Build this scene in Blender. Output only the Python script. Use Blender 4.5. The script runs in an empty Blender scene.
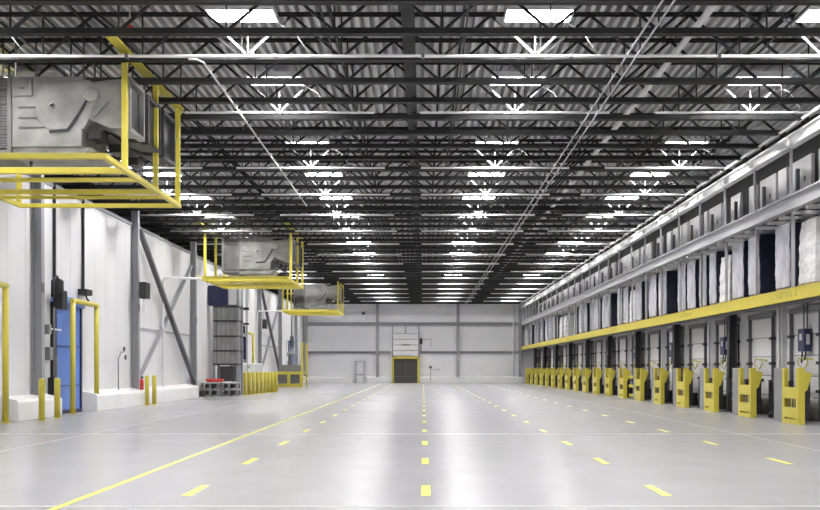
import bpy, math, random
from mathutils import Vector, Matrix

random.seed(7)
SC = bpy.context.scene
COL = SC.collection
PI = math.pi

# ------------------------------------------------------------------ materials
def new_mat(name, color, rough=0.5, metal=0.0, spec=0.5):
    m = bpy.data.materials.new(name)
    m.use_nodes = True
    b = m.node_tree.nodes['Principled BSDF']
    b.inputs['Base Color'].default_value = (*color, 1)
    b.inputs['Roughness'].default_value = rough
    b.inputs['Metallic'].default_value = metal
    b.inputs['Specular IOR Level'].default_value = spec
    return m

def noisy(name, c1, c2, scale=3.0, rough=0.5, metal=0.0, stretch=(1, 1, 1), detail=6, bump=0.0, bscale=None,
          r2=None, lo=0.3, hi=0.7, spec=0.5):
    m = new_mat(name, c1, rough, metal, spec)
    nt = m.node_tree; N = nt.nodes; L = nt.links
    b = N['Principled BSDF']
    tc = N.new('ShaderNodeTexCoord'); mp = N.new('ShaderNodeMapping')
    mp.inputs['Scale'].default_value = stretch
    L.new(tc.outputs['Object'], mp.inputs['Vector'])
    nz = N.new('ShaderNodeTexNoise'); nz.inputs['Scale'].default_value = scale; nz.inputs['Detail'].default_value = detail
    L.new(mp.outputs['Vector'], nz.inputs['Vector'])
    rp = N.new('ShaderNodeValToRGB')
    rp.color_ramp.elements[0].position = lo; rp.color_ramp.elements[1].position = hi
    rp.color_ramp.elements[0].color = (*c1, 1); rp.color_ramp.elements[1].color = (*c2, 1)
    L.new(nz.outputs['Fac'], rp.inputs['Fac']); L.new(rp.outputs['Color'], b.inputs['Base Color'])
    if r2 is not None:
        mr = N.new('ShaderNodeMapRange'); mr.inputs['To Min'].default_value = rough; mr.inputs['To Max'].default_value = r2
        mr.inputs['From Min'].default_value = 0.3; mr.inputs['From Max'].default_value = 0.7
        L.new(nz.outputs['Fac'], mr.inputs['Value']); L.new(mr.outputs['Result'], b.inputs['Roughness'])
    if bump:
        n2 = N.new('ShaderNodeTexNoise'); n2.inputs['Scale'].default_value = bscale or scale * 3; n2.inputs['Detail'].default_value = 4
        L.new(mp.outputs['Vector'], n2.inputs['Vector'])
        bp = N.new('ShaderNodeBump'); bp.inputs['Strength'].default_value = bump; bp.inputs['Distance'].default_value = 0.05
        L.new(n2.outputs['Fac'], bp.inputs['Height']); L.new(bp.outputs['Normal'], b.inputs['Normal'])
    return m

M = {}
M['floor'] = noisy('polished_concrete', (0.338, 0.333, 0.351), (0.362, 0.357, 0.375), scale=1.8, rough=0.24, r2=0.27, spec=0.27,
                   stretch=(0.7, 0.5, 1), detail=12, lo=0.2, hi=0.8)
M['deck'] = noisy('galvanized_deck', (0.50, 0.50, 0.505), (0.66, 0.66, 0.665), scale=1.2, rough=0.45, stretch=(1, .2, 1))
M['joist'] = new_mat('dark_joist_paint', (0.026, 0.026, 0.027), 0.5, spec=0.2)
M['white_wall'] = noisy('white_panel', (0.68, 0.68, 0.70), (0.73, 0.73, 0.745), scale=0.5, rough=0.35)
M['back_wall'] = noisy('back_panel', (0.72, 0.72, 0.735), (0.78, 0.78, 0.795), scale=0.4, rough=0.45)
M['curb'] = noisy('painted_curb', (0.74, 0.74, 0.75), (0.80, 0.80, 0.805), scale=1.5, rough=0.5)
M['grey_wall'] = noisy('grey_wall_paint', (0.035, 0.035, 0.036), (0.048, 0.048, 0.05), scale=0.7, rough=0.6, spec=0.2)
M['dock_wall'] = noisy('dock_wall_paint', (0.66, 0.655, 0.645), (0.74, 0.735, 0.725), scale=0.8, rough=0.5)
M['panel_grey'] = noisy('pale_grey_panel', (0.68, 0.68, 0.69), (0.76, 0.76, 0.765), scale=0.8, rough=0.4)
M['steel_grey'] = new_mat('grey_steel_paint', (0.30, 0.305, 0.335), 0.45)
M['girt'] = new_mat('girt_grey', (0.33, 0.33, 0.345), 0.5)
M['rack_grey'] = new_mat('rack_grey_paint', (0.40, 0.40, 0.42), 0.4)
M['pale_beam'] = new_mat('pale_beam_paint', (0.78, 0.78, 0.78), 0.4)
M['dark_steel'] = new_mat('dark_steel', (0.045, 0.045, 0.05), 0.5)
M['mid_steel'] = new_mat('mid_steel', (0.13, 0.13, 0.14), 0.5)
M['black'] = new_mat('black_plastic', (0.012, 0.012, 0.014), 0.45)
M['rubber'] = new_mat('rubber', (0.02, 0.02, 0.021), 0.7)
M['yellow'] = noisy('safety_yellow', (0.56, 0.475, 0.055), (0.62, 0.53, 0.07), scale=2.5, rough=0.4)
M['yellow_line'] = noisy('floor_paint_yellow', (0.60, 0.58, 0.09), (0.68, 0.66, 0.15), scale=5, rough=0.35)
M['joint'] = new_mat('joint_filler', (0.78, 0.78, 0.79), 0.3)
M['blue'] = noisy('blue_door_curtain', (0.09, 0.19, 0.56), (0.13, 0.25, 0.66), scale=1.2, rough=0.3)
M['navy'] = new_mat('navy_enclosure', (0.018, 0.02, 0.085), 0.35)
M['navy_dark'] = noisy('navy_cover', (0.010, 0.011, 0.028), (0.016, 0.018, 0.045), scale=3, rough=0.4, bump=.3)
M['galv'] = noisy('galvanized_sheet', (0.19, 0.19, 0.185), (0.36, 0.36, 0.35), scale=2.2, rough=0.38, metal=0.15, detail=8)
M['galv_dark'] = noisy('coil_fins', (0.14, 0.14, 0.14), (0.2, 0.2, 0.2), scale=3, rough=0.5, metal=0.3)
M['film'] = noisy('stretch_film_sheen', (0.36, 0.365, 0.42), (0.66, 0.66, 0.71), scale=2.0, rough=0.25, bump=0.9, bscale=6, stretch=(1, 1, .5))  # pale colour holds the sheen of the clear film
M['film_white'] = noisy('white_wrapped_cartons', (0.62, 0.62, 0.63), (0.84, 0.84, 0.84), scale=2.6, rough=0.3, bump=1.0, bscale=5, stretch=(1, 1, 2.4))
M['wood'] = noisy('pallet_wood', (0.42, 0.33, 0.22), (0.56, 0.45, 0.31), scale=5, rough=0.7)
M['white'] = new_mat('white_paint', (0.82, 0.82, 0.82), 0.35)
M['conduit'] = new_mat('pale_conduit', (0.74, 0.74, 0.74), 0.35)
M['door_white'] = noisy('sectional_door_white', (0.80, 0.795, 0.785), (0.86, 0.855, 0.845), scale=1.0, rough=0.4)
M['plate_grey'] = new_mat('grey_plate', (0.24, 0.24, 0.245), 0.5)
M['dark_door'] = noisy('dark_strip_curtain', (0.05, 0.049, 0.044), (0.065, 0.062, 0.055), scale=2, rough=0.4)
M['red'] = new_mat('red_paint', (0.55, 0.03, 0.02), 0.35)
M['text'] = new_mat('olive_lettering', (0.30, 0.25, 0.05), 0.5)
M['mesh_grey'] = noisy('grey_tower_cladding', (0.22, 0.225, 0.225), (0.38, 0.385, 0.38), scale=2.2, rough=0.5, stretch=(3, 3, .6))
M['clear'] = new_mat('pale_guard_sheet', (0.66, 0.68, 0.68), 0.2)
def emit(name, s):
    m = bpy.data.materials.new(name); m.use_nodes = True
    nt = m.node_tree; nt.nodes.clear()
    e = nt.nodes.new('ShaderNodeEmission'); o = nt.nodes.new('ShaderNodeOutputMaterial')
    e.inputs['Strength'].default_value = s; e.inputs['Color'].default_value = (1.0, 0.985, 0.97, 1)
    nt.links.new(e.outputs[0], o.inputs[0]); return m
M['lamp'] = emit('lamp_diffuser', 34.0)

# ------------------------------------------------------------------ mesh builder
class MB:
    def __init__(s): s.v = []; s.f = []; s.sm = []
    def _add(s, vs, fs, smooth=False):
        o = len(s.v); s.v += [tuple(v) for v in vs]
        for f in fs: s.f.append([i + o for i in f]); s.sm.append(smooth)
        return s
    def box(s, x0, x1, y0, y1, z0, z1):
        vs = [(x0,y0,z0),(x1,y0,z0),(x1,y1,z0),(x0,y1,z0),(x0,y0,z1),(x1,y0,z1),(x1,y1,z1),(x0,y1,z1)]
        return s._add(vs, [(0,3,2,1),(4,5,6,7),(0,1,5,4),(1,2,6,5),(2,3,7,6),(3,0,4,7)])
    def bar(s, p, q, w, h=None, up=(0, 0, 1)):
        h = h or w; p = Vector(p); q = Vector(q); d = (q - p).normalized(); up = Vector(up)
        if abs(d.dot(up)) > .98: up = Vector((0, 1, 0))
        a = d.cross(up).normalized(); b = a.cross(d).normalized()
        vs = []
        for c in (p, q):
            for sx, sy in ((-1,-1),(1,-1),(1,1),(-1,1)): vs.append(c + a * (sx * w / 2) + b * (sy * h / 2))
        return s._add(vs, [(0,1,2,3),(7,6,5,4),(0,4,5,1),(1,5,6,2),(2,6,7,3),(3,7,4,0)])
    def tube(s, pts, r, n=10):
        pts = [Vector(p) for p in pts]; rings = []; k = len(pts)
        ref = None
        for i, p in enumerate(pts):
            d = ((pts[min(i+1, k-1)] - pts[max(i-1, 0)])).normalized()
            if ref is None:
                ref = Vector((0,0,1)) if abs(d.z) < .9 else Vector((0,1,0))
            a = d.cross(ref)
            if a.length < 1e-3: a = d.cross(Vector((1,0.3,0)))
            a.normalize(); b = d.cross(a).normalized(); ref = a.cross(d).normalized()
            rings.append([p + (a * math.cos(t) + b * math.sin(t)) * r for t in [2*PI*j/n for j in range(n)]])
        o = len(s.v); s.v += [tuple(v) for rg in rings for v in rg]
        for i in range(k-1):
            for j in range(n):
                s.f.append([o+i*n+j, o+i*n+(j+1)%n, o+(i+1)*n+(j+1)%n, o+(i+1)*n+j]); s.sm.append(True)
        s.f.append([o+j for j in range(n)][::-1]); s.sm.append(False)
        s.f.append([o+(k-1)*n+j for j in range(n)]); s.sm.append(False)
        return s
    def prism(s, poly, y0, y1, axis='y'):
        n = len(poly)
        def P(a, b, t): return (a, t, b) if axis == 'y' else ((t, a, b) if axis == 'x' else (a, b, t))
        vs = [P(a, b, y0) for a, b in poly] + [P(a, b, y1) for a, b in poly]
        fs = [list(range(n))[::-1], list(range(n, 2*n))] + [(i, (i+1)%n, n+(i+1)%n, n+i) for i in range(n)]
        return s._add(vs, fs)
    def lathe(s, prof, n=20, c=(0,0,0), axis='z'):
        o = len(s.v); k = len(prof)
        for r, z in prof:
            for j in range(n):
                t = 2*PI*j/n; a, b = r*math.cos(t), r*math.sin(t)
                if axis == 'z': s.v.append((c[0]+a, c[1]+b, c[2]+z))
                elif axis == 'y': s.v.append((c[0]+a, c[1]+z, c[2]+b))
                else: s.v.append((c[0]+z, c[1]+a, c[2]+b))
        for i in range(k-1):
            for j in range(n):
                s.f.append([o+i*n+j, o+i*n+(j+1)%n, o+(i+1)*n+(j+1)%n, o+(i+1)*n+j]); s.sm.append(True)
        s.f.append([o+j for j in range(n)][::-1]); s.sm.append(False)
        s.f.append([o+(k-1)*n+j for j in range(n)]); s.sm.append(False)
        return s
    def ibeam(s, p, q, w, h, t=0.02, up=(0,0,1)):
        """I section from p to q: h across `up`, w wide flanges."""
        p = Vector(p); q = Vector(q); d = (q-p).normalized(); u = Vector(up)
        a = d.cross(u).normalized(); u = a.cross(d).normalized()
        s.bar(p, q, t, h - 2*t, up=u)
        s.bar(p + u*(h/2 - t/2), q + u*(h/2 - t/2), w, t, up=u)
        s.bar(p - u*(h/2 - t/2), q - u*(h/2 - t/2), w, t, up=u)
        return s
    def build(s, name, m, parent=None, bevel=0):
        me = bpy.data.meshes.new(name); me.from_pydata(s.v, [], s.f); me.validate()
        import bmesh
        bm = bmesh.new(); bm.from_mesh(me); bmesh.ops.recalc_face_normals(bm, faces=bm.faces); bm.to_mesh(me); bm.free()
        if len(me.polygons) == len(s.sm): me.polygons.foreach_set('use_smooth', s.sm)
        me.materials.append(M[m] if isinstance(m, str) else m)
        o = bpy.data.objects.new(name, me); COL.objects.link(o)
        if parent is not None: o.parent = parent
        if bevel:
            b = o.modifiers.new('bevel', 'BEVEL'); b.width = bevel; b.segments = 2; b.limit_method = 'ANGLE'
        return o

def thing(name, label, cat, loc=(0,0,0), group=None):
    o = bpy.data.objects.new(name, None); COL.objects.link(o); o.location = loc
    o.empty_display_size = .1
    return tag(o, label, cat, group)
def tag(o, label, cat, group=None):
    o['label'] = label; o['category'] = cat
    if group: o['group'] = group
    return o
def struct(o, label=None, cat=None):
    o['kind'] = 'structure'
    if label: o['label'] = label
    if cat: o['category'] = cat
    return o
def dup(root, loc, label=None, group=None):
    r = root.copy(); COL.objects.link(r); r.location = loc
    if label: r['label'] = label
    if group: r['group'] = group
    for ch in list(root.children):
        c = ch.copy(); COL.objects.link(c); c.parent = r
        for g in list(ch.children):
            d = g.copy(); COL.objects.link(d); d.parent = c
    return r
ONES = ['first','second','third','fourth','fifth','sixth','seventh','eighth','ninth','tenth','eleventh','twelfth','thirteenth',
        'fourteenth','fifteenth','sixteenth','seventeenth','eighteenth','nineteenth']
TENS = {20:'twenty',30:'thirty',40:'forty',50:'fifty',60:'sixty'}
TENTH = {20:'twentieth',30:'thirtieth',40:'fortieth',50:'fiftieth',60:'sixtieth'}
def nth(i):
    i += 1
    if i < 20: return ONES[i-1]
    t, u = i//10*10, i%10
    return TENTH[t] if u == 0 else TENS[t] + '-' + ONES[u-1]

YB = 94.0          # back wall
YF = -4.0          # wall behind the camera
ZD = 8.78          # underside of roof deck
JS = 1.524         # joist spacing
J0 = 17.75
UP = 24.384        # spacing of the cooler bays

# ------------------------------------------------------------------ room shell
fl = MB().box(-13.4, 12.2, YF-.3, YB+.3, -.3, 0).build('floor', 'floor'); struct(fl, 'polished grey concrete floor with yellow lane markings', 'floor')
MB().box(-3.972, -3.882, 8.5, 85, 0, .003).build('lane_line', 'yellow_line', fl)
md = MB().box(-.058, .058, 0, 1.0, 0, .003)
first = None
S = 3.63
for rx in (-2.78, .035, 2.87, 5.74):
    for k in range(21):
        y = 11.02 + S*k
        if first is None:
            first = md.build('lane_dash', 'yellow_line', fl); d = first
        else:
            d = first.copy(); COL.objects.link(d); d.parent = fl
        d.location = (rx, y, 0)
for y in (10.2, 21.35, 32.0, 42.7, 53.4, 64.0, 74.7):
    MB().box(-11.3, 9.8, y-(.03 if y in (21.35, 42.7) else .01), y+(.03 if y in (21.35, 42.7) else .01), 0, .002).build('floor_joint', 'joint', fl)
for x in (-7.6, 7.2):
    MB().box(x-.006, x+.006, YF, YB, 0, .0015).build('floor_joint', 'joint', fl)

# corrugated roof deck, ribs running down the length of the hall
mb = MB()
x = -13.4; pitch = .21; prof = []
while x < 12.2:
    prof += [(x, ZD), (x+.09, ZD), (x+.094, ZD+.24), (x+.206, ZD+.24)]
    x += pitch
prof += [(x, ZD)]
n = len(prof)
mb.v = [(a, YF-.3, b) for a, b in prof] + [(a, YB+.3, b) for a, b in prof]
mb.f = [[i, i+1, n+i+1, n+i] for i in range(n-1)]; mb.sm = [False]*(n-1)
ce = mb.build('ceiling', 'deck'); struct(ce, 'corrugated grey metal roof deck above the joists', 'ceiling')
MB().box(-13.4, 12.2, YF-.3, YB+.3, ZD+.25, ZD+.4).build('roof_board', 'grey_wall', ce)

# left wall: vertical insulated panels with open seams
XL = -11.9
mb = MB()
y = YF
while y < YB:
    y1 = min(y + 1.19, YB)
    mb.box(XL-.25, XL, y+.006, y1-.006, 0, 7.3)
    y = y1
wl = mb.build('wall_left', 'white_wall'); struct(wl, 'white insulated panel wall down the left side', 'wall')
MB().box(XL-.26, XL-.02, YF, YB, 0, 7.28).build('panel_core', 'panel_grey', wl)
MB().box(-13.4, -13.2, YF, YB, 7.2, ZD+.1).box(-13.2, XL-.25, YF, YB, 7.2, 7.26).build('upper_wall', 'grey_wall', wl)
tr = MB().box(XL-.26, XL+.06, YF, YB, 7.3, 7.42).build('trim_1', 'steel_grey'); struct(tr, 'grey steel capping along the top of the left wall', 'trim')

# white curb at the foot of the left wall (gaps at the blue doors)
CX = -11.34
def curb(y0, y1, xo=CX):
    return MB().prism([(XL, 0), (xo, 0), (xo, .52), (xo-.06, .60), (XL, .70)], y0, y1)
mb = MB()
for a, b in ((26.35, 29.55), (32.75, 35.3), (35.3, 47.6), (55.2, 58.9), (62.2, 82.4), (85.6, YB)):
    c = curb(a, b); mb._add(c.v, c.f)
bl = mb.build('baseboard_left', 'curb', bevel=.012); struct(bl, 'white painted curb at the foot of the left wall', 'baseboard')

# back wall
mb = MB(); x = -13.4
while x < 12.2:
    mb.box(x+.006, x+1.994, YB, YB+.25, 0, ZD+.1); x += 2.0
wb = mb.build('wall_back', 'back_wall'); struct(wb, 'pale panel wall at the far end', 'wall')
MB().box(-13.4, 12.2, YB+.02, YB+.24, 0, ZD).build('panel_core', 'panel_grey', wb)
t2 = MB()
t2.box(-11.9, 9.9, YB-.22, YB, 5.70, 5.78).box(-11.9, 9.9, YB-.05, YB, 5.78, 6.0).box(-11.9, 9.9, YB-.22, YB, 6.0, 6.06)
t2 = t2.build('trim_2', 'girt'); struct(t2, 'upper grey girt across the back wall', 'trim')
t3 = MB()
for a, b in ((-11.9, -3.2), (-.30, 9.9)):
    t3.box(a, b, YB-.2, YB, 2.95, 3.0).box(a, b, YB-.04, YB, 3.0, 3.14).box(a, b, YB-.2, YB, 3.14, 3.19)
t3 = t3.build('trim_3', 'girt'); struct(t3, 'lower grey girt across the back wall', 'trim')
mb = MB()
for a, b in ((-11.34, -6.95), (-5.6, -3.2), (-.3, 9.9)):
    mb.prism([(YB, 0), (YB-.5, 0), (YB-.5, .5), (YB-.44, .58), (YB, .68)], a, b, 'x')
bb = mb.build('baseboard_back', 'curb'); struct(bb, 'white curb along the foot of the back wall', 'baseboard')
wf = MB().box(-13.4, 12.2, YF-.25, YF, 0, ZD).build('wall_front', 'back_wall'); struct(wf, 'pale wall behind the viewpoint', 'wall')

# right wall: dock wall below the shelf, grey fascia with pale panels above
XR = 11.35
mb = MB().box(XR, XR+.3, YF, YB, 0, 3.55)
wr = mb.build('wall_right', 'dock_wall'); struct(wr, 'grey dock wall behind the yellow guards on the right', 'wall')
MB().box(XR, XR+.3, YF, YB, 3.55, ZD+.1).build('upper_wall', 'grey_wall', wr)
pan = [(27.2, 28.7), (29.05, 29.75), (29.95, 31.35), (31.75, 32.4), (33.3, 34.3), (35.4, 36.9), (37.15, 37.6)]
def place_panels():
    cnt = 0
    base = {}
    for rep in range(-1, 7):
        for (a, b) in pan:
            y0, y1 = a + 10.9*rep, b + 10.9*rep
            if y0 < 19.5 or y1 > YB: continue
            key = (a, b)
            if key not in base:
                m_ = MB().box(XR-.12, XR-.002, 0, b-a, 3.7, 7.72)
                o = m_.build('wall_panel', 'panel_grey', wr, bevel=.015); base[key] = o
                if b-a > 1.3:
                    MB().box(XR-.14,XR-.115,.4,.48,7.0,7.14).build('latch', 'mid_steel', o)
                o.location = (0, y0, 0)
            else:
                o = base[key].copy(); COL.objects.link(o); o.parent = wr; o.location = (0, y0, 0)
                for g in base[key].children:
                    h = g.copy(); COL.objects.link(h); h.parent = o
            cnt += 1
place_panels()

# ------------------------------------------------------------------ roof joists
XJ0, XJ1 = -13.15, 9.78
ph, pl = -3.71, 2.04
def joist():
    t = thing('roof_joist', 'x', 'joist', (0, J0, 0), 'open-web joists under the roof deck')
    MB().bar((XJ0,-.016,8.73),(XJ1,-.016,8.73),.012,.05).bar((XJ0,.016,8.73),(XJ1,.016,8.73),.012,.05)\
        .box(XJ0,XJ1,-.06,.06,8.735,8.778).build('top_chord', 'joist', t)
    MB().box(XJ0+.5,XJ1,-.085,-.012,7.79,7.805).box(XJ0+.5,XJ1,.012,.085,7.79,7.805)\
        .box(XJ0+.5,XJ1,-.03,-.012,7.805,7.92).box(XJ0+.5,XJ1,.012,.03,7.805,7.92).build('bottom_chord', 'joist', t)
    w = MB()
    x = ph - 5*pl - pl/2
    while x < XJ1 - .2:
        a = (x, 0, 8.73); b = (x + pl/2, 0, 7.86); c = (x + pl, 0, 8.73)
        if a[0] > XJ0: w.bar(a, b, .05, .05, up=(0,1,0))
        if b[0] < XJ1 and c[0] < XJ1+.2: w.bar(b, c, .05, .05, up=(0,1,0))
        if XJ0 < b[0] < XJ1: w.bar((b[0],0,7.9),(b[0],0,8.7),.028,.028,up=(0,1,0))
        x += pl
    w.build('web', 'joist', t)
    return t
j = joist()
i = 0; k = -3
while J0 + JS*k < YB - .3:
    y = J0 + JS*k
    lab = 'dark open-web steel roof joist, %s crossing beam from the top of the picture' % nth(k+1) if k >= -1 else 'dark open-web steel roof joist overhead beyond the top of the picture'
    if i == 0: j.location = (0, y, 0); j['label'] = lab
    else: dup(j, (0, y, 0), lab)
    i += 1; k += 1

# bridging rods running lengthwise (and one heavy dark strut on the centre line)
for i, (x, z, w_, what) in enumerate([(-9.4,8.66,.05,'far left'),(-7.0,8.66,.05,'left of the second lamp row'),(-1.85,8.6,.06,'left of the centre strut'),
        (.82,8.6,.06,'right of the centre strut'),(6.9,8.66,.05,'beside the right lamp row')]):
    tag(MB().bar((x,12,z),(x,YB-.1,z),w_,w_).bar((x,12,7.98),(x,YB-.1,7.98),w_*.6,w_*.6).build('bridging_rod','joist'),
        'thin dark bridging rods running lengthwise through the joists, '+what, 'bridging', 'bridging rods between the joists')
tag(MB().ibeam((-.3,12,8.55),(-.3,YB-.1,8.55),.26,.3,.03).build('ridge_strut','joist'), 'heavy dark beam running lengthwise overhead near the centre', 'beam')

# lengthwise pipes
def pipe(name, pts, r, m, label, cat='pipe', group=None):
    return tag(MB().tube(pts, r, 10).build(name, m), label, cat, group)
pipe('conduit', [(4.07,13,7.74),(4.07,YB-.05,7.74)], .02, 'rack_grey', 'left one of the two thin parallel conduits under the joists', 'conduit', 'paired conduits right of centre')
pipe('conduit', [(4.27,13,7.74),(4.27,YB-.05,7.74)], .02, 'rack_grey', 'right one of the two thin parallel conduits under the joists', 'conduit', 'paired conduits right of centre')
sp = thing('sprinkler_main', 'thick pale sprinkler pipe running lengthwise through the joists on the right', 'pipe')
MB().tube([(5.45,12,8.30),(5.45,YB-.05,8.30)], .07, 12).build('pipe', 'conduit', sp)
for k in range(0, 26):
    y = 14.2 + JS*2*k
    if y > YB-1: break
    MB().bar((5.45,y,8.30),(5.45,y,ZD),.02).build('hanger', 'joist', sp)
pipe('conduit', [(-4.75,19.05,7.76),(-4.6,19.05,7.76),(-4.48,19.2,7.74),(-4.48,36.2,7.74)], .022, 'conduit', 'thin pale conduit running back from the front left lamp', 'conduit')
pipe('eave_pipe', [(9.62,10,7.83),(9.62,YB-.05,7.83)], .045, 'conduit', 'pale pipe running above the right eave beam', 'pipe')

t = thing('alarm_beacon','small red beacon on a pale drop pipe among the upper left joists','beacon',(-5.8,18.6,8.2))
MB().lathe([(.02,-.09),(.08,-.05),(.08,.05),(.03,.09)],14).build('lens','red',t)
MB().bar((0,0,.08),(0,0,.58),.025).build('drop_pipe','conduit',t)
# ------------------------------------------------------------------ ceiling lamps
def lamp():
    t = thing('ceiling_light', 'x', 'ceiling light', (0,0,0), 'fluorescent lamps between the joists')
    MB().box(-.66,.66,-.34,.34,8.50,8.56).box(-.67,-.635,-.34,.34,8.43,8.50).box(.635,.67,-.34,.34,8.43,8.50)\
        .box(-.67,.67,-.34,-.31,8.43,8.50).box(-.67,.67,.31,.34,8.43,8.50).build('housing','white',t)
    MB().box(-.635,.635,-.31,.31,8.455,8.475).build('diffuser','lamp',t)
    MB().bar((-.5,0,8.56),(-.5,0,ZD),.015).bar((.5,0,8.56),(.5,0,ZD),.015).build('hanger','mid_steel',t)
    MB().tube([(.5,.33,8.5),(.7,.45,8.42),(.95,.5,8.3),(1.1,.56,8.1),(1.25,.6,7.92)],.012,6).build('power_cable','conduit',t)
    MB().tube([(-2.35,.61,7.84),(2.35,.61,7.84)],.03,8).build('lit_chord_bar','conduit',t)  # added pale bar stands in for the joist chord lit by the lamp
    MB().bar((0,.61,7.9),(0,.61,8.5),.028).bar((-.05,.61,7.9),(-.78,.61,8.6),.04).bar((.05,.61,7.9),(.78,.61,8.6),.04).build('lit_web_strut','rack_grey',t)  # added pale V imitates the dark joist webs catching lamplight
    return t
lp = None
rows = [(-9.35,'leftmost lamp row over the coolers'),(-3.56,'lamp row left of centre'),(2.28,'lamp row right of centre'),(8.12,'right lamp row by the eave')]
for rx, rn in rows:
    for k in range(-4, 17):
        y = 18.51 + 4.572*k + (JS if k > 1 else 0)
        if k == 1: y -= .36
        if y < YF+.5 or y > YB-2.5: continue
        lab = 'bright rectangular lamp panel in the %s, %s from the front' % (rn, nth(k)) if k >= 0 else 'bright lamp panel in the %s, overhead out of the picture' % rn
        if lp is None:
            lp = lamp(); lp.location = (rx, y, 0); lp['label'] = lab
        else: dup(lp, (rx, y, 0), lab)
# feeder conduit clipped to every third joist
fc = None
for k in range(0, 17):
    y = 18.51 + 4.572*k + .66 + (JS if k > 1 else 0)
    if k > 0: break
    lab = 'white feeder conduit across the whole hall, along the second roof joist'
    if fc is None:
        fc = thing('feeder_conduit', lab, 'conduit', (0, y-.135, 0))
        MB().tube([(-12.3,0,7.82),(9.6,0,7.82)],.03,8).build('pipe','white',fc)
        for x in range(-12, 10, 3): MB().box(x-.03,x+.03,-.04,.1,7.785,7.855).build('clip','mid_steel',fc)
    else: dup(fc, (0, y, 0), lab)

# ------------------------------------------------------------------ left columns, braces
def wall_col():
    t = thing('wall_column','x','column',(0,0,0),'grey steel columns on the left wall')
    MB().ibeam((XL+.2,0,0),(XL+.16,0,8.7),.22,.28,.03,up=(1,0,0)).build('shaft','steel_grey',t)
    MB().box(XL+.01,XL+.42,-.18,.18,0,.03).build('base_plate','steel_grey',t)
    MB().box(XL+.30,XL+.325,-.11,.11,3.8,4.1).build('splice_plate','mid_steel',t)
    return t
cl = None
names = ['beside the black motor and blue door','carrying the front black wall box, with crossed braces beyond it','at the far side of the first crossed braces',
         'just beyond the grey conveyor tower','carrying the distant black wall box','at the far side of the distant crossed braces','nearest the far end wall']
for k in range(7):
    y = 28.65 + 9.7*k; lab = 'grey steel column on the left wall, ' + names[k]
    if cl is None: cl = wall_col(); cl.location = (0,y,0); cl['label'] = lab
    else: dup(cl, (0,y,0), lab)
def brace(y0, y1, label):
    t = thing('cross_brace', label, 'brace', (XL+.15, y0, 0))
    L = y1-y0
    MB().ibeam((.12,.2,7.2),(.12,L-.2,.75),.16,.2,.02,up=(1,0,0)).build('brace_bar','mid_steel',t)
    MB().ibeam((-.04,.2,.75),(-.04,L-.2,6.7),.12,.14,.02,up=(1,0,0)).build('brace_bar','steel_grey',t)
    MB().box(-.14,-.10,.2,L-.2,3.12,3.2).build('rail','girt',t)
brace(38.35, 48.05, 'grey crossed steel braces on the left wall behind the paired bollards')
brace(67.45, 77.15, 'grey crossed steel braces on the left wall behind the yellow barrier')

# back wall columns
def back_col(x, label):
    t = thing('wall_column', label, 'column', (x, YB-.17, 0), 'grey steel columns on the back wall')
    MB().ibeam((0,0,0.0),(0,0,8.7),.3,.32,.03,up=(0,1,0)).build('shaft','girt',t)
    MB().box(-.2,.2,-.18,.16,0,.03).build('base_plate','girt',t)
back_col(-12.6+.9, 'grey column on the back wall in the left corner')
back_col(-4.55, 'grey column on the back wall left of the yellow framed door')
back_col(3.5, 'grey column on the back wall right of the yellow framed door')
back_col(9.7, 'grey column on the back wall at the right corner')

# ------------------------------------------------------------------ far end: dock door, man door, fittings
def far_door():
    t = thing('door_1', 'dark square dock door in a yellow frame on the far wall, its white panel raised above', 'door', (-1.73, YB-.04, 0)); t['kind'] = 'structure'
    del t['category']; t['category'] = 'door'
    MB().box(-1.36,-1.18,-.5,.0,0,2.62).box(1.18,1.36,-.5,.0,0,2.62).box(-1.36,1.36,-.5,.0,2.42,2.62).build('frame','yellow',t)
    c = MB().box(-1.18,1.18,-.2,-.05,0,2.42).build('curtain','dark_door',t)
    MB().box(-1.18,1.18,-.215,-.2,.62,.66).box(-.02,.02,-.21,-.2,.0,2.4).build('seam','mid_steel',c)
    mb = MB()
    for k in range(4): mb.box(-1.24,1.24,-.32,-.2,2.70+.56*k,2.70+.56*k+.50)
    p = mb.build('door_panel','white',t,bevel=.03)
    MB().box(-.4,.4,-.38,-.32,3.74,3.86).build('handle','mid_steel',p)
    MB().box(-1.2,1.2,-.22,-.18,2.66,4.95).build('panel_backing','girt',t)
    for s in (-1,1):
        MB().box(s*1.3-.05,s*1.3+.05,-.3,-.1,2.62,5.95).build('track','girt',t)
    MB().box(-.06,.06,-.28,-.14,4.95,5.9).build('track','girt',t)
far_door()
t = thing('door_2','small white personnel door with grey frame on the far wall','door',(-6.27,YB-.03,0)); t['kind']='structure'
MB().box(-.45,-.38,-.45,0,0,2.2).box(.38,.45,-.45,0,0,2.2).box(-.45,.45,-.45,0,2.13,2.2).build('frame','rack_grey',t)
lf = MB().box(-.38,.38,-.15,-.08,0,2.13).build('leaf','white',t)
MB().box(-.3,.3,-.17,-.15,.78,.86).build('push_bar','mid_steel',lf)
MB().box(-.62,-.5,-.52,0,0,.75).box(.5,.62,-.52,0,0,.75).build('stub_wall','curb',t)
t = thing('control_box','small black operator box beside the far yellow framed door','control box',(-.2,YB-.02,3.9))
MB().box(-.14,.14,-.18,0,.0,.55).build('body','black',t)
MB().tube([(0,-.08,.0),(0,-.08,-.75)],.03,8).tube([(.14,-.08,.4),(1.0,-.08,.5),(1.0,-.08,-.2)],.02,8).build('conduit','mid_steel',t)
t = thing('wall_beacon','small grey and white wall fixture high on the back wall','wall fixture',(-5.95,YB-.02,6.35))
MB().box(-.13,.13,-.15,0,0,.35).build('body','white',t)
MB().lathe([(.02,0),(.14,.05),(.16,.2),(.1,.3)],14,(0,-.14,.45)).build('horn','mid_steel',t)
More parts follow.
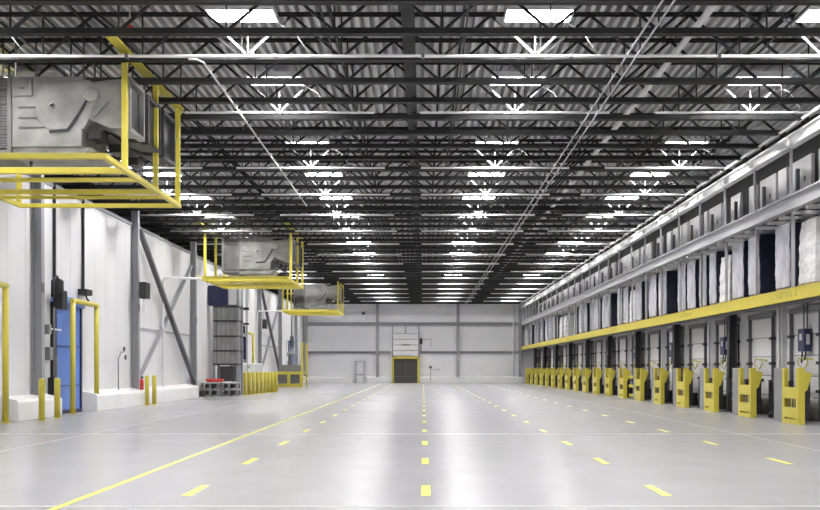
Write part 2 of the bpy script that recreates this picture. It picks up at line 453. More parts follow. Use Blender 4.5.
t = thing('hose_bib','small grey tap and pipe low on the back wall','tap',(.75,YB-.5,.58))
MB().tube([(0,-.04,-.3),(0,-.04,.75),(.9,-.04,.75)],.035,8).build('pipe','girt',t)
MB().lathe([(.04,-.06),(.15,-.03),(.15,.03),(.04,.06)],12,(0,-.1,1.0),'y').build('valve','mid_steel',t)
pipe('drain_pipe',[(9.05,YB-.15,.6),(9.05,YB-.15,8.0)],.08,'white','white vertical pipe on the back wall near the right corner','pipe')

# ------------------------------------------------------------------ evaporator units + yellow hanging guard frames
def cooler():
    t = thing('evaporator_unit','x','cooling unit',(0,0,0),'ceiling coolers along the left side')
    Ln = 1.55
    MB().box(-8.62,-7.14,0,Ln,6.12,7.60).build('casing','galv',t,bevel=.02)
    MB().box(-8.57,-8.16,-.03,0,7.18,7.54).build('access_panel','galv',t,bevel=.008)
    MB().box(-8.42,-8.32,-.05,-.03,7.33,7.36).build('latch','mid_steel',t)
    for z, x1 in ((6.94,-8.08),(6.72,-8.05),(6.52,-7.9)): MB().box(-8.45,x1,-.02,0,z,z+.025).build('louver_slot','mid_steel',t)
    # raised scroll housing outline on the end of the casing
    MB().prism([(-8.0,7.3),(-7.6,7.44),(-7.2,7.5),(-7.17,6.86),(-7.42,6.5),(-7.8,6.46),(-8.05,6.7),(-8.12,7.0)],-.018,0).build('scroll_housing','galv',t,bevel=.006)
    MB().lathe([(.07,0),(.06,-.012),(.02,-.012)],16,(-7.75,-.018,6.98),'y').build('hub','galv',t)
    MB().lathe([(.03,-.02),(.03,.02)],12,(-7.75,-.03,6.98),'y').build('shaft_hole','black',t)
    MB().bar((-7.80,-.02,6.44),(-7.42,-.02,6.47),.03,.05).bar((-7.42,-.02,6.47),(-7.16,-.02,6.84),.03,.05).bar((-7.16,-.02,6.84),(-7.0,-.02,7.12),.03,.05).build('scroll_seam','black',t)
    cb = MB()
    for q in range(26):
        z = 6.1 + q*.057; cb.box(-9.35,-8.68,.0,Ln,z,z+.03)
    cb.box(-9.3,-8.7,.05,Ln-.05,6.1,7.58)
    cb.build('coil','galv_dark',t)
    MB().box(-8.68,-8.60,-.03,Ln+.03,6.05,7.62).box(-9.42,-9.35,-.03,Ln+.03,6.05,7.62).box(-9.42,-8.6,-.02,Ln+.02,5.98,6.06).build('coil_frame','galv_dark',t)
    MB().prism([(-8.75,6.12),(-6.95,6.12),(-7.15,5.92),(-8.6,5.92)],.05,Ln-.05).build('drip_tray','galv',t)
    MB().tube([(-8.4,.5,5.93),(-8.4,.5,5.78),(-9.9,.5,5.74)],.04,8).build('drain','mid_steel',t)
    for q in range(3):
        y0 = q*1.28
        h = MB()
        y0 -= .03
        h.lathe([(.26,.0),(.26,.92)],20,(-7.05,y0,7.26),'y')
        h.prism([(-7.2,7.3),(-6.80,7.2),(-6.95,6.75),(-7.1,6.5),(-7.2,6.5)],y0+.01,y0+.91)
        h.lathe([(.12,-.05),(.16,-.05),(.16,0),(.12,0)],16,(-6.92,y0,7.20),'y')
        h.build('blower_drum','galv' if q == 0 else 'mid_steel',t)
        hd = MB().prism([(-7.0,7.45),(-6.55,7.52),(-6.22,7.54),(-6.22,6.50),(-6.55,6.52),(-7.0,6.72)],y0+.02,y0+.94)
        hd.bar((-6.9,y0+.0,6.72),(-6.55,y0+.0,7.1),.03,.02,up=(0,1,0)).bar((-6.55,y0,7.1),(-6.26,y0,6.72),.03,.02,up=(0,1,0))
        hd = hd.build('hood','galv' if q == 0 else 'dark_steel',t)
        MB().box(-6.24,-6.10,y0-.03,y0+.05,6.46,7.58).box(-6.24,-6.10,y0+.92,y0+1.0,6.46,7.58).box(-6.24,-6.10,y0+.0,y0+.95,6.46,6.54)\
            .box(-6.24,-6.10,y0,y0+.95,7.50,7.58).build('flange','galv' if q == 0 else 'dark_steel',hd)
        MB().box(-6.235,-6.20,y0+.05,y0+.92,6.54,7.5).build('discharge','black',hd)
        MB().box(-7.05,-6.8,y0+.2,y0+.7,6.34,6.52).build('motor_mount','dark_steel',t)
    for y in (1.7, 2.6, 3.3): MB().bar((-6.6,y,7.5),(-6.6,y,ZD),.03).build('hanger_rod','dark_steel',t)
    for x in (-9.38,-8.64,-7.2):
        for y in (.3, 1.35): MB().bar((x,y,7.6),(x,y,ZD),.03).build('hanger_rod','dark_steel',t)
    return t
def guard():
    t = thing('guard_frame','x','guard frame',(0,0,0),'yellow hanging frames under the coolers')
    XA, XB_, zf = -10.16, -6.17, 5.6
    W = .105
    for y, w in ((-1.35,.11),(0.0,.13),(.95,.09),(2.35,.11),(3.05,.075),(4.2,.10)):
        MB().bar((XA,y,zf),(XB_,y,zf),w,w).build('rail','yellow',t,bevel=.008)
    for x in (XA, XB_):
        MB().bar((x,-1.41,zf),(x,4.26,zf),W,W).build('side_rail','yellow',t,bevel=.008)
        for y in (-.1, 2.15, 4.1):
            MB().bar((x,y,zf+.05),(x,y,8.04),.11,.11).build('hanger_post','yellow',t,bevel=.006)
            MB().bar((x,y+.02,7.75),(x,y+.34,8.04),.05,.05).build('gusset','yellow',t)
    MB().box(XB_-.11,XB_+.11,-1.35,4.3,8.04,8.08).build('top_rail','yellow',t)
    MB().box(XA-.11,XA+.11,-1.35,4.3,8.04,8.08).build('top_rail','yellow',t)
    return t
cu = cooler(); gf = guard()
words = ['nearest of the coolers, at the upper left of the picture','second cooler from the front, past the first yellow frame','farthest cooler, near the end wall']
gw = ['nearest of the hanging frames, cut by the left edge','second hanging frame from the front','farthest hanging frame, near the end wall']
for k in range(3):
    y0 = 19.65 + UP*k
    if k == 0: cu.location = (0,y0,0); gf.location = (0,19.55,0); cu['label'] = 'galvanized cooling unit, '+words[0]; gf['label'] = 'yellow guard frame under a cooler, '+gw[0]
    else:
        dup(cu,(0,y0,0),'galvanized cooling unit, '+words[k]); dup(gf,(0,19.55+UP*k,0),'yellow guard frame under a cooler, '+gw[k])

# ------------------------------------------------------------------ left side ground objects
def bollard(h=1.2, r=.085):
    t = thing('bollard','x','bollard',(0,0,0))
    MB().lathe([(r,0),(r,h-.05),(r*.9,h-.02),(r*.55,h),(.01,h+.004)],18).build('post','yellow',t)
    MB().lathe([(r+.05,0),(r+.05,.012),(r,.014)],18).build('base_plate','yellow',t)
    return t
b0 = bollard()
bl_ = [((-10.89,26.85),'yellow bollard in front of the black motor, left one of two'),((-10.97,28.2),'yellow bollard in front of the black motor, right one of two'),
       ((-11.04,37.6),'yellow bollard by the fire extinguisher, left one of the pair'),((-10.95,38.3),'yellow bollard by the fire extinguisher, right one of the pair')]
for i,((x,y),lab) in enumerate(bl_):
    if i == 0: b0.location = (x,y,0); b0['label'] = lab
    else: dup(b0,(x,y,0),lab)
for i in range(9):
    y = 51.7 + .95*i; x = -9.78 + .062*i
    o = dup(b0,(x,y,0),'yellow bollard in the close row beside the conveyor tower, %s from the front' % nth(i),'close row of bollards'); o.scale = (1.25,1.25,1.05)

def goalpost(y0, y1, x, h, label, group='yellow goalpost frames at the blue doors'):
    t = thing('goalpost_frame', label, 'door guard', (x, y0, 0), group)
    L = y1-y0; r = .085
    MB().lathe([(r,0),(r,h)],16).build('post','yellow',t)
    MB().lathe([(r,0),(r,h)],16,(0,L,0)).build('post','yellow',t)
    MB().tube([(0,-r,h-.02),(0,L+r,h-.02)],r,14).build('crossbar','yellow',t)
    for y in (0,L): MB().box(-.13,.13,y-.13,y+.13,0,.015).build('base_plate','yellow',t)
    return t
goalpost(23.4,25.8,-11.46,3.78,'yellow steel goalpost frame cut by the left edge of the picture')
goalpost(30.75,33.0,-11.46,3.72,'yellow steel goalpost frame in front of the near blue door')
goalpost(59.4,62.0,-11.2,3.75,'yellow steel goalpost frame in front of the middle blue door, behind the close bollards')

def blue_door(n, y0, y1, h, label):
    t = thing('door_%d' % n, label, 'door', (XL, y0, 0)); t['kind'] = 'structure'
    L = y1-y0
    MB().box(.0,.10,.12,L-.12,.03,h-.3).build('curtain','blue',t,bevel=.01)
    MB().box(.0,.14,0,.12,0,h-.05).build('side_guide','navy',t)
    MB().box(.0,.14,L-.12,L,0,h-.05).build('side_guide','navy',t)
    MB().box(0,.22,-.05,L+.05,h-.3,h).build('roller_hood','blue',t,bevel=.02)
    MB().box(.1,.13,.12,L-.12,.9,.93).box(.1,.13,.12,L-.12,2.2,2.23).box(.1,.13,.12,L-.12,0.02,.12).build('bottom_seal','navy',t)
blue_door(3, 30.1, 32.45, 3.85, 'near blue high-speed door on the left wall behind a yellow goalpost frame')
blue_door(4, 59.0, 62.1, 3.9, 'middle blue high-speed door on the left wall beyond the conveyor tower')
blue_door(5, 82.5, 85.5, 3.9, 'distant blue high-speed door on the left wall near the far end')

def motor(y, label):
    t = thing('door_motor', label, 'motor', (XL, y, 0))
    MB().box(.30,.60,-.3,.14,3.35,3.95).build('gearbox','black',t,bevel=.03)
    MB().lathe([(.05,0),(.15,.03),(.15,.42),(.1,.48),(.05,.5)],16,(.47,-.25,3.8)).build('motor_body','black',t)
    MB().tube([(.47,-.2,4.2),(.47,-.4,4.35),(.42,-.6,4.2),(.42,-.62,3.7)],.05,8).build('hose','black',t)
    MB().box(.02,.2,.02,.14,0.62,3.6).build('guide_column','black',t)
    MB().tube([(.35,-.32,3.4),(.35,-.32,1.3),(.35,-.22,1.1),(.35,-.12,1.3),(.35,-.12,1.9)],.035,8).build('cable_loop','mid_steel',t)
    MB().box(.1,.34,-.6,-.2,1.75,2.15).build('junction_box','plate_grey',t,bevel=.015)
    MB().box(.1,.35,-.7,-.5,2.55,2.85).build('relay_box','plate_grey',t,bevel=.01)
    MB().bar((.3,-.6,2.72),(.3,.35,2.72),.05).build('arm','white',t)
    MB().box(.0,.14,-.8,-.1,1.2,3.8).build('mounting_board','white_wall',t)
motor(29.75, 'black door motor with grey junction boxes left of the near blue door')
motor(58.6, 'black door motor beside the middle blue door')
motor(82.2, 'black door motor beside the distant blue door')

t = thing('drop_conduit','black conduit dropping down the left wall to the black motor','conduit',(XL+.06,30.2,0),'black conduits on the left wall')
MB().bar((0,0,4.2),(0,0,7.6),.08).build('pipe','black',t)
t = thing('drop_conduit','black conduit dropping to a short bracket over the near goalpost frame','conduit',(XL+.06,32.75,0),'black conduits on the left wall')
MB().bar((0,0,4.2),(0,0,7.6),.08).build('pipe','black',t)
MB().box(-.03,.28,-.42,.12,4.02,4.22).build('bracket','black',t)
MB().tube([(.1,0,4.05),(.16,-.08,3.9),(.3,-.3,3.82)],.03,8).build('whip','black',t)

for y,lab in ((38.3,'black wall box hung on the left column behind the front paired bollards'),(67.4,'distant black wall box hung on the left column beyond the bollard row')):
    t = thing('wall_heater', lab, 'wall box', (XL+.42, y, 0), 'black boxes on the left columns')
    MB().box(0,.28,-.3,.3,4.32,4.98).build('body','black',t,bevel=.02)
    g = MB()
    for q in range(8): g.box(.02,.27,-.32,-.3,4.38+.07*q,4.41+.07*q)
    g.build('grille','dark_steel',t)
    MB().box(.05,.2,-.1,.1,3.75,4.0).tube([(.1,0,3.75),(.1,0,4.34)],.02,6).build('switch_box','white',t)

t = thing('fire_extinguisher','red fire extinguisher on the left wall behind the paired bollards','extinguisher',(XL+.56,37.9,.62))
MB().lathe([(.07,0),(.08,.02),(.08,.36),(.05,.43),(.03,.46)],14).build('bottle','red',t)
MB().box(-.03,.06,-.03,.03,.46,.54).build('valve','black',t)
t = thing('wall_tap','thin grey standpipe with valve handles on the left curb','pipe',(XL+.2,36.1,.62))
MB().tube([(0,0,0),(0,0,1.25),(.0,.35,1.5),(0,.6,1.5)],.025,8).build('pipe','plate_grey',t)
MB().lathe([(.02,-.03),(.1,-.02),(.1,.02),(.02,.03)],12,(.08,.45,1.62),'x').lathe([(.02,-.03),(.1,-.02),(.1,.02),(.02,.03)],12,(.08,.62,1.3),'x').build('valve','mid_steel',t)

pipe('drain_line',[(XL+.15,42.5,.6),(XL+.15,42.5,5.45),(XL+.2,42.5,5.55),(-10.0,42.5,5.55)],.055,'white','white drain pipe rising on the left wall to the middle yellow frame','pipe','white drain pipes')
pipe('drain_line',[(XL+.1,66.9,.6),(XL+.1,66.9,5.45),(XL+.2,66.9,5.55),(-10.0,66.9,5.55)],.045,'white','white drain pipe rising on the left wall to the far yellow frame','pipe','white drain pipes')

# conveyor tower
t = thing('conveyor_tower','tall grey caged lift tower against the left wall beside the bollard row','tower',(-10.9,52.6,0))
for sx in (-.66,.66):
    for sy in (-.6,.6): MB().bar((sx,sy,0),(sx,sy,6.0),.12).build('corner_post','steel_grey',t)
for z in (1.65, 2.4, 3.2, 4.05, 4.85):
    MB().box(-.72,.72,-.66,-.58,z,z+.1).box(.58,.72,-.66,.66,z,z+.1).build('crossbar','dark_steel',t)
pn = MB().box(-.6,.6,-.55,-.52,1.7,5.0).box(.56,.59,-.55,.55,1.7,5.9).build('side_panel','mesh_grey',t)
g = MB()
for q in range(5): g.box(-.5+.24*q-.03,-.5+.24*q+.03,-.58,-.55,1.7,5.0)
g.build('guide_strip','plate_grey',pn)
MB().box(-.95,.1,-.75,-.2,4.95,6.05).build('drive_box','navy',t,bevel=.03)
MB().box(.12,.62,-.62,-.2,5.0,6.0).build('drive_cover','panel_grey',t,bevel=.03)
MB().box(-.35,.4,-.5,.3,.75,1.6).build('counterweight','dark_steel',t)
t = thing('guide_mast','grey twin mast with black clamps right of the conveyor tower','mast',(-10.42,54.4,0))
for s in (-.22,.22): MB().bar((s,0,0),(s,0,6.1),.12).build('mast_post','rack_grey',t)
MB().box(-.32,.34,-.1,.1,4.85,5.0).build('clamp','black',t)
MB().box(-.32,.34,-.1,.1,4.0,4.1).build('clamp','black',t)
MB().box(-.2,.2,-.14,.1,2.0,3.3).build('control_panel','navy',t)
MB().box(-.1,.14,-.16,-.05,3.5,3.95).build('drive','black',t)
MB().bar((-.9,0,1.55),(.4,0,1.55),.1).build('tie_bar','rack_grey',t)

# metal pallets at the foot of the tower
def steel_pallet():
    t = thing('steel_pallet','x','pallet',(0,0,0),'grey steel pallets by the conveyor tower')
    MB().box(-.44,.44,-.5,.5,.31,.36).build('top_plate','rack_grey',t)
    for x in (-.4,0,.4):
        MB().box(x-.04,x+.04,-.5,.5,.0,.06).build('runner','plate_grey',t)
        for y in (-.42,.42): MB().box(x-.05,x+.05,y-.06,y+.06,.06,.31).build('leg','plate_grey',t)
    MB().box(-.40,.40,-.35,-.3,.14,.2).box(-.3,.3,-.2,.3,.07,.28).build('brace','dark_steel',t)
    return t
sp0 = None
pos = [((-11.42,50.6),0,'bottom grey steel pallet at the left end, beside the black crate'),((-11.42,50.6),.36,'top grey steel pallet of the left stack, under a pale sheet'),
       ((-10.82,51.1),0,'x'),((-10.48,50.6),0,'bottom grey steel pallet of the middle stack'),((-10.48,50.6),.36,'top grey steel pallet of the middle stack')]
pos = [((-11.35,50.55),0,'bottom grey steel pallet of the left stack beside the black crate'),((-11.35,50.55),.36,'top grey steel pallet of the left stack, under the red tub'),
       ((-10.38,50.7),0,'bottom grey steel pallet of the right stack next to the bollards'),((-10.38,50.7),.36,'top grey steel pallet of the right stack next to the bollards')]
for (xy,z,lab) in pos:
    if sp0 is None: sp0 = steel_pallet(); sp0.location = (*xy,z); sp0['label'] = lab
    else: dup(sp0,(*xy,z),lab)
t = thing('cardboard_sheet','pale sheet lying on the left pallet stack under the red tub','sheet',(-11.35,50.5,.72))
MB().box(-.45,.5,-.48,.45,0,.025).build('board','white',t)
t = thing('tub','shallow red tub on the left pallet stack','tub',(-11.2,50.55,.745))
MB().lathe([(.01,.02),(.40,.02),(.47,.17),(.50,.17),(.42,0),(.01,0)],24).build('shell','red',t)
t = thing('crate','small black crate on the floor left of the steel pallets','crate',(-11.68,49.4,0))
MB().box(-.15,.15,-.2,.2,0,.26).box(-.17,.17,-.22,.22,.24,.3).build('body','black',t,bevel=.01)
t = thing('handrail','pale guard sheet on a rail behind the close bollard row','guard rail',(-10.2,53.2,0))
MB().box(-.01,.01,0,6.6,.9,1.75).build('sheet','clear',t)
for q in (0,3.3,6.6): MB().bar((0,q,0),(0,q,1.78),.05).build('post','white',t)
MB().bar((0,0,1.76),(0,6.6,1.76),.05).build('rail','white',t)

# yellow barrier further back
t = thing('barrier','low yellow barrier box with two openings and a tall post, below the far cooler','barrier',(-10.45,73.5,0))
MB().box(-1.1,1.0,-.08,.08,1.0,1.22).build('top_rail','yellow',t)
MB().box(-1.1,1.0,-.08,.08,.0,.28).build('bottom_rail','yellow',t)
for x in (-1.02,-.05,.92): MB().box(x-.1,x+.1,-.09,.09,0,1.2).build('upright','yellow',t)
MB().box(-1.0,.9,.05,.07,.28,1.0).build('mesh_panel','mid_steel',t)
MB().box(.92,1.06,-.07,.07,0,3.5).build('tall_post','yellow',t)
MB().box(.92,1.06,-.07,3.0,.55,.72).box(.92,1.06,-.07,3.0,1.05,1.22).build('side_rail','yellow',t)
MB().box(.92,1.06,2.9,3.04,0,3.5).build('tall_post','yellow',t)
t = thing('machine_base','grey machine standing behind the yellow barrier','machine',(-10.5,75.2,0))
MB().box(-.9,.8,-.5,.5,0,1.15).build('base','mid_steel',t)
MB().box(-.95,.85,-.55,.55,1.15,1.75).build('deck','plate_grey',t,bevel=.03)
MB().tube([(-.1,0,1.75),(-.1,.0,2.6),(.1,0,3.0)],.12,10).lathe([(.05,0),(.32,.06),(.32,.3),(.05,.36)],14,(-.05,0,2.45)).build('head','plate_grey',t)
MB().tube([(0,0,2.9),(0,0,5.7)],.06,8).build('riser','mid_steel',t)

# ------------------------------------------------------------------ right rack / shelf
BAY = 2.75; P0 = 25.1 - 2*BAY
NB = 27
XS = 9.8
rk = thing('storage_rack','long steel shelf structure with a yellow front beam along the right wall','rack',(0,0,0))
YA = P0-.2; YE = YB-.1
fb = MB().box(XS-.02,XS+.02,YA,YE,3.30,3.62).box(XS-.09,XS+.12,YA,YE,3.28,3.31).box(XS-.03,XS+.12,YA,YE,3.60,3.63).build('front_beam','yellow',rk)
MB().box(XS,XS+.14,YA,YE,3.20,3.28).build('under_channel','dark_steel',rk)
MB().box(XS+.12,XR-.16,YA,YE,3.52,3.6).build('shelf_deck','mid_steel',rk)
mb = MB().box(XS-.03,XS+.02,YA,YE,5.72,6.04).box(XS-.12,XS+.1,YA,YE,5.68,5.72).box(XS-.12,XS+.1,YA,YE,6.04,6.08)
mb.build('top_beam','rack_grey',rk)
MB().box(XS+.3,XR-.16,YA,YE,6.0,6.05).build('top_deck','mid_steel',rk)
post = None; cb = None
for k in range(NB+1):
    y = P0 + BAY*k
    if y > YE: break
    if post is None:
        post = MB().box(XS+.04,XS+.12,-.04,.04,3.6,5.7).box(XS+.0,XS+.06,-.03,.03,6.08,7.37).build('post','girt',rk); p = post
        cb = MB().box(XS+.06,XR-.17,-.06,.06,5.60,5.70).build('crossbar','pale_beam',rk); c = cb
        bk = MB().box(XR-.3,XR-.2,-.05,.05,3.6,7.4).build('rear_post','mid_steel',rk); r_ = bk
    else:
        p = post.copy(); COL.objects.link(p); p.parent = rk
        c = cb.copy(); COL.objects.link(c); c.parent = rk
        r_ = bk.copy(); COL.objects.link(r_); r_.parent = rk
    p.location = (0,y,0); c.location = (0,y+.0,0); r_.location = (0,y,0)
    for f in (.33,.66):
        c = cb.copy(); COL.objects.link(c); c.parent = rk; c.location = (0,y+BAY*f,0)
# small faded markings on the yellow beam (too worn to read)
for y0 in (24.6, 34.3, 47.5):
    lt = MB(); yy = y0
    for q in range(9):
        if q in (1,):
            yy += .16; continue
        w = .09 + .05*random.random()
        lt.box(XS-.023,XS-.02,yy,yy+.022,3.40,3.53)
        z = random.choice((3.40,3.455,3.51)); lt.box(XS-.023,XS-.02,yy,yy+w,z,z+.02)
        if q % 3 == 0: lt.box(XS-.023,XS-.02,yy+w-.02,yy+w,3.40,3.53)
        yy += w+.07
    lt.build('faded_marking','text',fb)
ev = thing('eave_beam','pale steel beam running along the top of the right side under the joists','beam',(0,0,0))
MB().box(XS-.02,XS+.02,10,YE,7.40,7.64).box(XS-.10,XS+.12,10,YE,7.36,7.40).box(XS-.10,XS+.12,10,YE,7.64,7.68).build('beam','pale_beam',ev)
for k in range(0, 28):
    y = P0 + BAY*k
    if y > YE-1: break
    MB().box(XS-.10,XS-.02,y-.02,y+.02,7.40,7.64).build('stiffener','pale_beam',ev)

# wrapped loads
def wrinkle_box(w, d, h, seed, n=7, amp=.025, taper=0.0, steps=None):
    """box with subdivided, slightly bulging sides"""
    rnd = random.Random(seed); mb = MB(); nz = 12
    ring = []
    def rect(z):
        pts = []; t = 1 - taper*max(0,(z/h-.55))
        if steps: t *= 1 - .03*((int(z/h*steps)) % 2)
        for i in range(n): pts.append((-w/2 + w*i/n, -d/2))
        for i in range(n): pts.append((w/2, -d/2 + d*i/n))
        for i in range(n): pts.append((w/2 - w*i/n, d/2))
        for i in range(n): pts.append((-w/2, d/2 - d*i/n))
        out = []
        for (x,y) in pts:
            corner = (abs(abs(x)-w/2) < 1e-6 and abs(abs(y)-d/2) < 1e-6)
            a = rnd.uniform(-amp, amp*.4) if not corner else -amp*.8
            L = max(abs(x)/(w/2), abs(y)/(d/2)); s = t*(1 + a/(w/2))
            out.append((x*s, y*s, z + (rnd.uniform(-.01,.01) if 0 < z < h else 0)))
        return out
    N = 4*n
    for k in range(nz+1): ring.append(rect(h*k/nz))
    mb.v = [p for r in ring for p in r]
    for k in range(nz):
        for i in range(N):
            mb.f.append([k*N+i, k*N+(i+1)%N, (k+1)*N+(i+1)%N, (k+1)*N+i]); mb.sm.append(False)
    c0 = len(mb.v); mb.v.append((0,0,0)); mb.v.append((0,0,h+.01))
    for i in range(N):
        mb.f.append([c0, (i+1)%N, i]); mb.sm.append(False)
        mb.f.append([c0+1, nz*N+i, nz*N+(i+1)%N]); mb.sm.append(False)
    return mb
def pallet_mb(w, d):
    p = MB()
    for x in (-w/2+.05, 0, w/2-.05):
        for y in (-d/2+.05, 0, d/2-.05): p.box(x-.05,x+.05,y-.05,y+.05,.02,.10)
        p.box(x-.05,x+.05,-d/2,d/2,0,.022)
    for q in range(6):
        y = -d/2 + (d-.1)*q/5; p.box(-w/2,w/2,y,y+.09,.10,.122)
    return p
def load(kind, wz, h):
    t = thing('pallet_load','x','pallet load',(0,0,0),'loads standing on the yellow shelf')
    if kind == 'carton':
        b = wrinkle_box(1.1, wz, h-.13, 5, amp=.022, taper=.18, steps=8).build('wrapped_goods', 'film_white', t)
    else:
        b = wrinkle_box(1.06, wz, h-.13, 4, amp=.012, taper=.01).build('navy_cabinet', 'navy_dark', t)
        f = wrinkle_box(.05, wz+.01, h-.16, 9, amp=.004, taper=.0).build('film_sheen_front', 'film', t); f.location = (-.56,0,.135)  # separate pale panel paints in the film's bright grazing reflection
        f['label'] = 'front panel with film sheen painted in'
    b.location = (0,0,.125)
    pallet_mb(1.1, wz).build('wooden_pallet','wood',t)
    return t
protos = {}
spans = [(22.7,23.85,'carton'),(24.0,25.15,'carton'),(25.65,26.75,'film'),(28.0,29.0,'film'),(29.4,30.5,'film'),(30.75,31.85,'carton'),(32.05,32.9,'film'),(33.2,34.1,'film'),
         (34.6,35.7,'film'),(35.8,36.9,'film'),(38.6,39.9,'film'),(40.3,41.7,'film'),(43.1,44.4,'film'),(44.5,45.75,'carton'),(45.85,47.1,'film'),(47.2,48.4,'film'),
         (50.2,51.4,'film'),(51.5,52.6,'film'),(53.8,54.9,'film'),(55.0,56.1,'film'),(57.5,58.6,'film'),(59.3,60.4,'film'),(61.2,62.3,'film')]
y = 66.2
while y < 92.4:
    spans.append((y, y+1.15, random.choice(('film','film','film','carton')))); y += random.choice((1.3,1.3,2.0,3.1))
for cnt, (a, b, kind) in enumerate(spans):
    wz = round((b-a-.04)/.1)*.1 - (.1 if kind == 'film' else 0)
    h = 1.62 if kind == 'carton' else (1.9, 1.98)[cnt % 2 if wz > 1 else 0]
    if cnt < 2: h = 1.78
    lab = '%s on the yellow shelf, %s from the right edge' % ({'film':'navy film-wrapped load with painted front sheen','carton':'white-banded wrapped carton stack'}[kind], nth(cnt))
    key = (kind, wz, h); loc = (XS+.76+random.uniform(0,.04), (a+b)/2, 3.6)
    if key not in protos: protos[key] = o = load(kind, wz, h); o.location = loc; o['label'] = lab
    else: dup(protos[key], loc, lab)

# ------------------------------------------------------------------ dock doors, guards, levelers
dd = None
def dock_door():
    t = thing('dock_door','x','door',(0,0,0))
    mb = MB()
    for q in range(5): mb.box(XR-.09,XR-.02,.02,2.08,.02+.62*q,.02+.62*q+.60)
    p = mb.build('door_panel','door_white',t,bevel=.012)
    MB().box(XR-.06,XR-.015,.02,2.08,0,3.1).build('panel_seam','dark_steel',p)
    MB().box(XR-.13,XR-.09,.95,1.15,1.05,1.15).build('handle','dark_steel',p)
    for y in (-.03,2.07):
        MB().box(XR-.2,XR-.1,y-.02,y+.04,0,3.3).build('track','mid_steel',t)
        g = MB()
        for z in (.8,1.6,2.4): g.box(XR-.25,XR-.02,y-.08,y+.1,z,z+.09)
        g.build('track_bracket','dark_steel',t)
    MB().tube([(XR-.3,.55,1.75),(XR-.38,.3,1.62),(XR-.32,.75,1.45),(XR-.3,1.2,1.62),(XR-.36,1.0,1.8),(XR-.1,.6,1.75)],.022,6).build('pull_loop','yellow',t)
    MB().box(XR-.2,XR-.02,-.1,2.2,3.15,3.3).build('header','plate_grey',t)
    return t
def guard_plate():
    t = thing('dock_guard','x','dock guard',(0,0,0),'yellow dock guards along the right side')
    X = 9.9; L = 1.12; H = 1.5
    g = MB().box(X,X+.03,0,.16,0,H).box(X,X+.03,L-.16,L,0,H).box(X,X+.03,.16,L-.16,0,.12).box(X,X+.03,.16,L-.16,.17,.44)\
        .box(X,X+.03,.16,L-.16,.68,.98)
    g.build('face_plate','yellow',t)
    MB().box(X+.0,X+.17,-.012,.018,0,H).box(X,X+.17,L-.018,L+.012,0,H).box(X+.14,X+.17,0,L,0,.98).build('return_flange','yellow',t)
    w = MB()
    for q in range(3): w.box(X+.04,X+.07,.3+.2*q,.34+.2*q,.44,.68)
    w.box(X+.04,X+.07,.2,.9,.66,.7)
    w.build('window_bar','mid_steel',t)
    MB().prism([(X+.17,1.42),(X+.38,1.36),(X+.24,.92),(X+.17,.86)],.0,.03).build('bracket','yellow',t)
    MB().box(X+.2,X+.34,.05,.3,.1,1.2).build('bumper','rubber',t)
    MB().box(X+.12,X+.15,L+.03,L+.92,0.02,H).build('guide_plate','plate_grey',t)
    return t
def leveler():
    t = thing('dock_leveler','x','dock leveler',(0,0,0),'dark upright levelers at the dock doors')
    X = 10.5
    f = MB().box(X,X+.06,0,1.6,0,1.14)
    for z in (.12,.42,.72,1.04): f.box(X-.06,X,0,1.6,z,z+.06)
    for y in (0,.52,1.04,1.54): f.box(X-.07,X,y,y+.06,0,1.14)
    f.build('platform','dark_steel',t)
    MB().box(X+.06,X+.5,.1,1.5,0,.5).build('pit_frame','rubber',t)
    MB().box(X-.1,X-.02,.1,.24,.0,.9).build('ram','mid_steel',t)
    return t
gd = lv = wc = dc = bx = None
nd = 6; ic = 0
near = 24.8
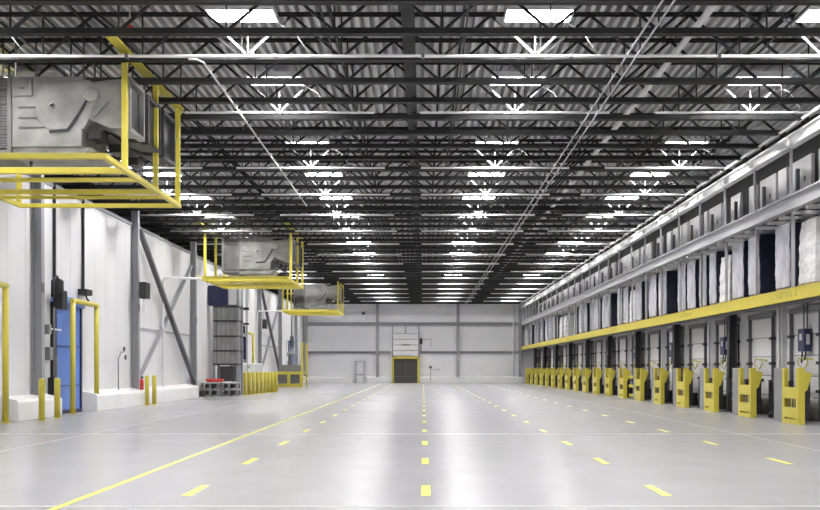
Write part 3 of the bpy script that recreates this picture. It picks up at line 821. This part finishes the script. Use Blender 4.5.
for k in range(19):
    y = near + S*k*.992
    lab = 'yellow cut-out steel dock guard with grey plate on the right, %s from the front' % nth(k)
    if gd is None: gd = guard_plate(); gd.location = (0,y,0); gd['label'] = lab
    else: dup(gd,(0,y,0),lab)
    if y + 3.7 < YB:
        lab = 'dark upright dock leveler beyond the %s yellow guard' % nth(k)
        if lv is None: lv = leveler(); lv.location = (0,y+1.98,0); lv['label'] = lab
        else: dup(lv,(0,y+1.98,0),lab)
    yd = y + 1.7
    if yd + 2.3 < YB:
        lab = 'white sectional dock door with dark tracks behind the %s yellow guard' % nth(k)
        if dd is None: dd = dock_door(); o = dd; o.location = (0,yd,0)
        else: o = dup(dd,(0,yd,0))
        o.name = 'door_%d' % nd; nd += 1; o['kind'] = 'structure'; o['label'] = lab
    yc = y + 4.55
    if yc < YB-.5:
        if k % 2 == 0:
            lab = 'pale flat column between dock doors, just past the %s yellow guard' % nth(k+1)
            if wc is None:
                wc = thing('dock_column',lab,'column',(0,yc,0),'pale columns between the dock doors')
                MB().box(XR-.16,XR-.002,-.02,.46,0,3.5).build('shaft','white_wall',wc,bevel=.015)
                MB().box(XR-.2,XR-.16,.06,.1,0,3.5).build('corner_strip','rack_grey',wc)
            else: dup(wc,(0,yc,0),lab)
        else:
            lab = 'dark steel column holding up the yellow shelf, just past the %s yellow guard' % nth(k+1)
            if dc is None:
                dc = thing('dock_column',lab,'column',(0,yc,0),'dark columns under the yellow shelf')
                MB().ibeam((XR-.55,0,0),(XR-.5,0,3.5),.24,.28,.025,up=(1,0,0)).build('shaft','dark_steel',dc)
                MB().box(XR-.8,XR-.3,-.2,.2,0,.02).build('base_plate','dark_steel',dc)
            else: dup(dc,(0,yc,0),lab)
    yb = y + 2.55
    if k % 2 == 0 and yb < YB-1:
        lab = 'navy control box with a pale label, above the leveler past the %s yellow guard' % nth(k)
        if bx is None:
            bx = thing('control_box',lab,'control box',(0,yb,0),'navy control boxes on the dock wall')
            MB().box(XR-.36,XR-.14,-.24,.24,1.98,2.64).build('enclosure','navy',bx,bevel=.02)
            MB().box(XR-.30,XR-.2,-.255,-.24,2.18,2.48).build('label_plate','panel_grey',bx)
            MB().box(XR-.372,XR-.36,-.08,.08,2.3,2.5).build('label_plate','panel_grey',bx)
            MB().tube([(XR-.22,-.12,2.64),(XR-.22,-.12,3.4)],.022,8).build('conduit','mid_steel',bx)
            MB().tube([(XR-.22,.12,2.64),(XR-.22,.12,3.4)],.022,8).build('conduit','mid_steel',bx)
            MB().tube([(XR-.25,-.1,1.98),(XR-.3,-.14,1.75),(XR-.3,.1,1.66),(XR-.25,.15,1.98)],.025,8).build('cable','black',bx)
            MB().box(XR-.16,XR-.002,-.15,.15,2.1,2.5).build('mount','mid_steel',bx)
        else: dup(bx,(0,yb,0),lab)
t = thing('dock_barrier','low yellow gate frame standing behind the seventh guard on the right','barrier',(10.2,45.0,0))
for z in (.1,.55,1.0): MB().box(-.03,.03,0,2.0,z,z+.14).build('rail','yellow',t)
for y in (0,1.86): MB().box(-.04,.04,y,y+.14,0,1.3).build('upright','yellow',t)

# ------------------------------------------------------------------ world, camera, view
w = bpy.data.worlds.new('world'); SC.world = w; w.use_nodes = True
w.node_tree.nodes['Background'].inputs['Color'].default_value = (.5,.52,.55,1)
w.node_tree.nodes['Background'].inputs['Strength'].default_value = .1

cam = bpy.data.cameras.new('camera'); co = bpy.data.objects.new('camera', cam); COL.objects.link(co)
co.location = (0,0,1.5); co.rotation_euler = (PI/2,0,0)
cam.sensor_width = 36; cam.lens = 36*940/820
cam.shift_x = -13/820; cam.shift_y = 113/820
cam.clip_end = 300
SC.camera = co

SC.view_settings.view_transform = 'Standard'
SC.view_settings.look = 'None'
SC.view_settings.gamma = 1
SC.view_settings.use_curve_mapping = False
SC.view_settings.exposure = 1.45
SC.cycles.use_denoising = True
SC.cycles.max_bounces = 8
SC.cycles.diffuse_bounces = 5
SC.cycles.glossy_bounces = 3
SC.cycles.sample_clamp_indirect = 6
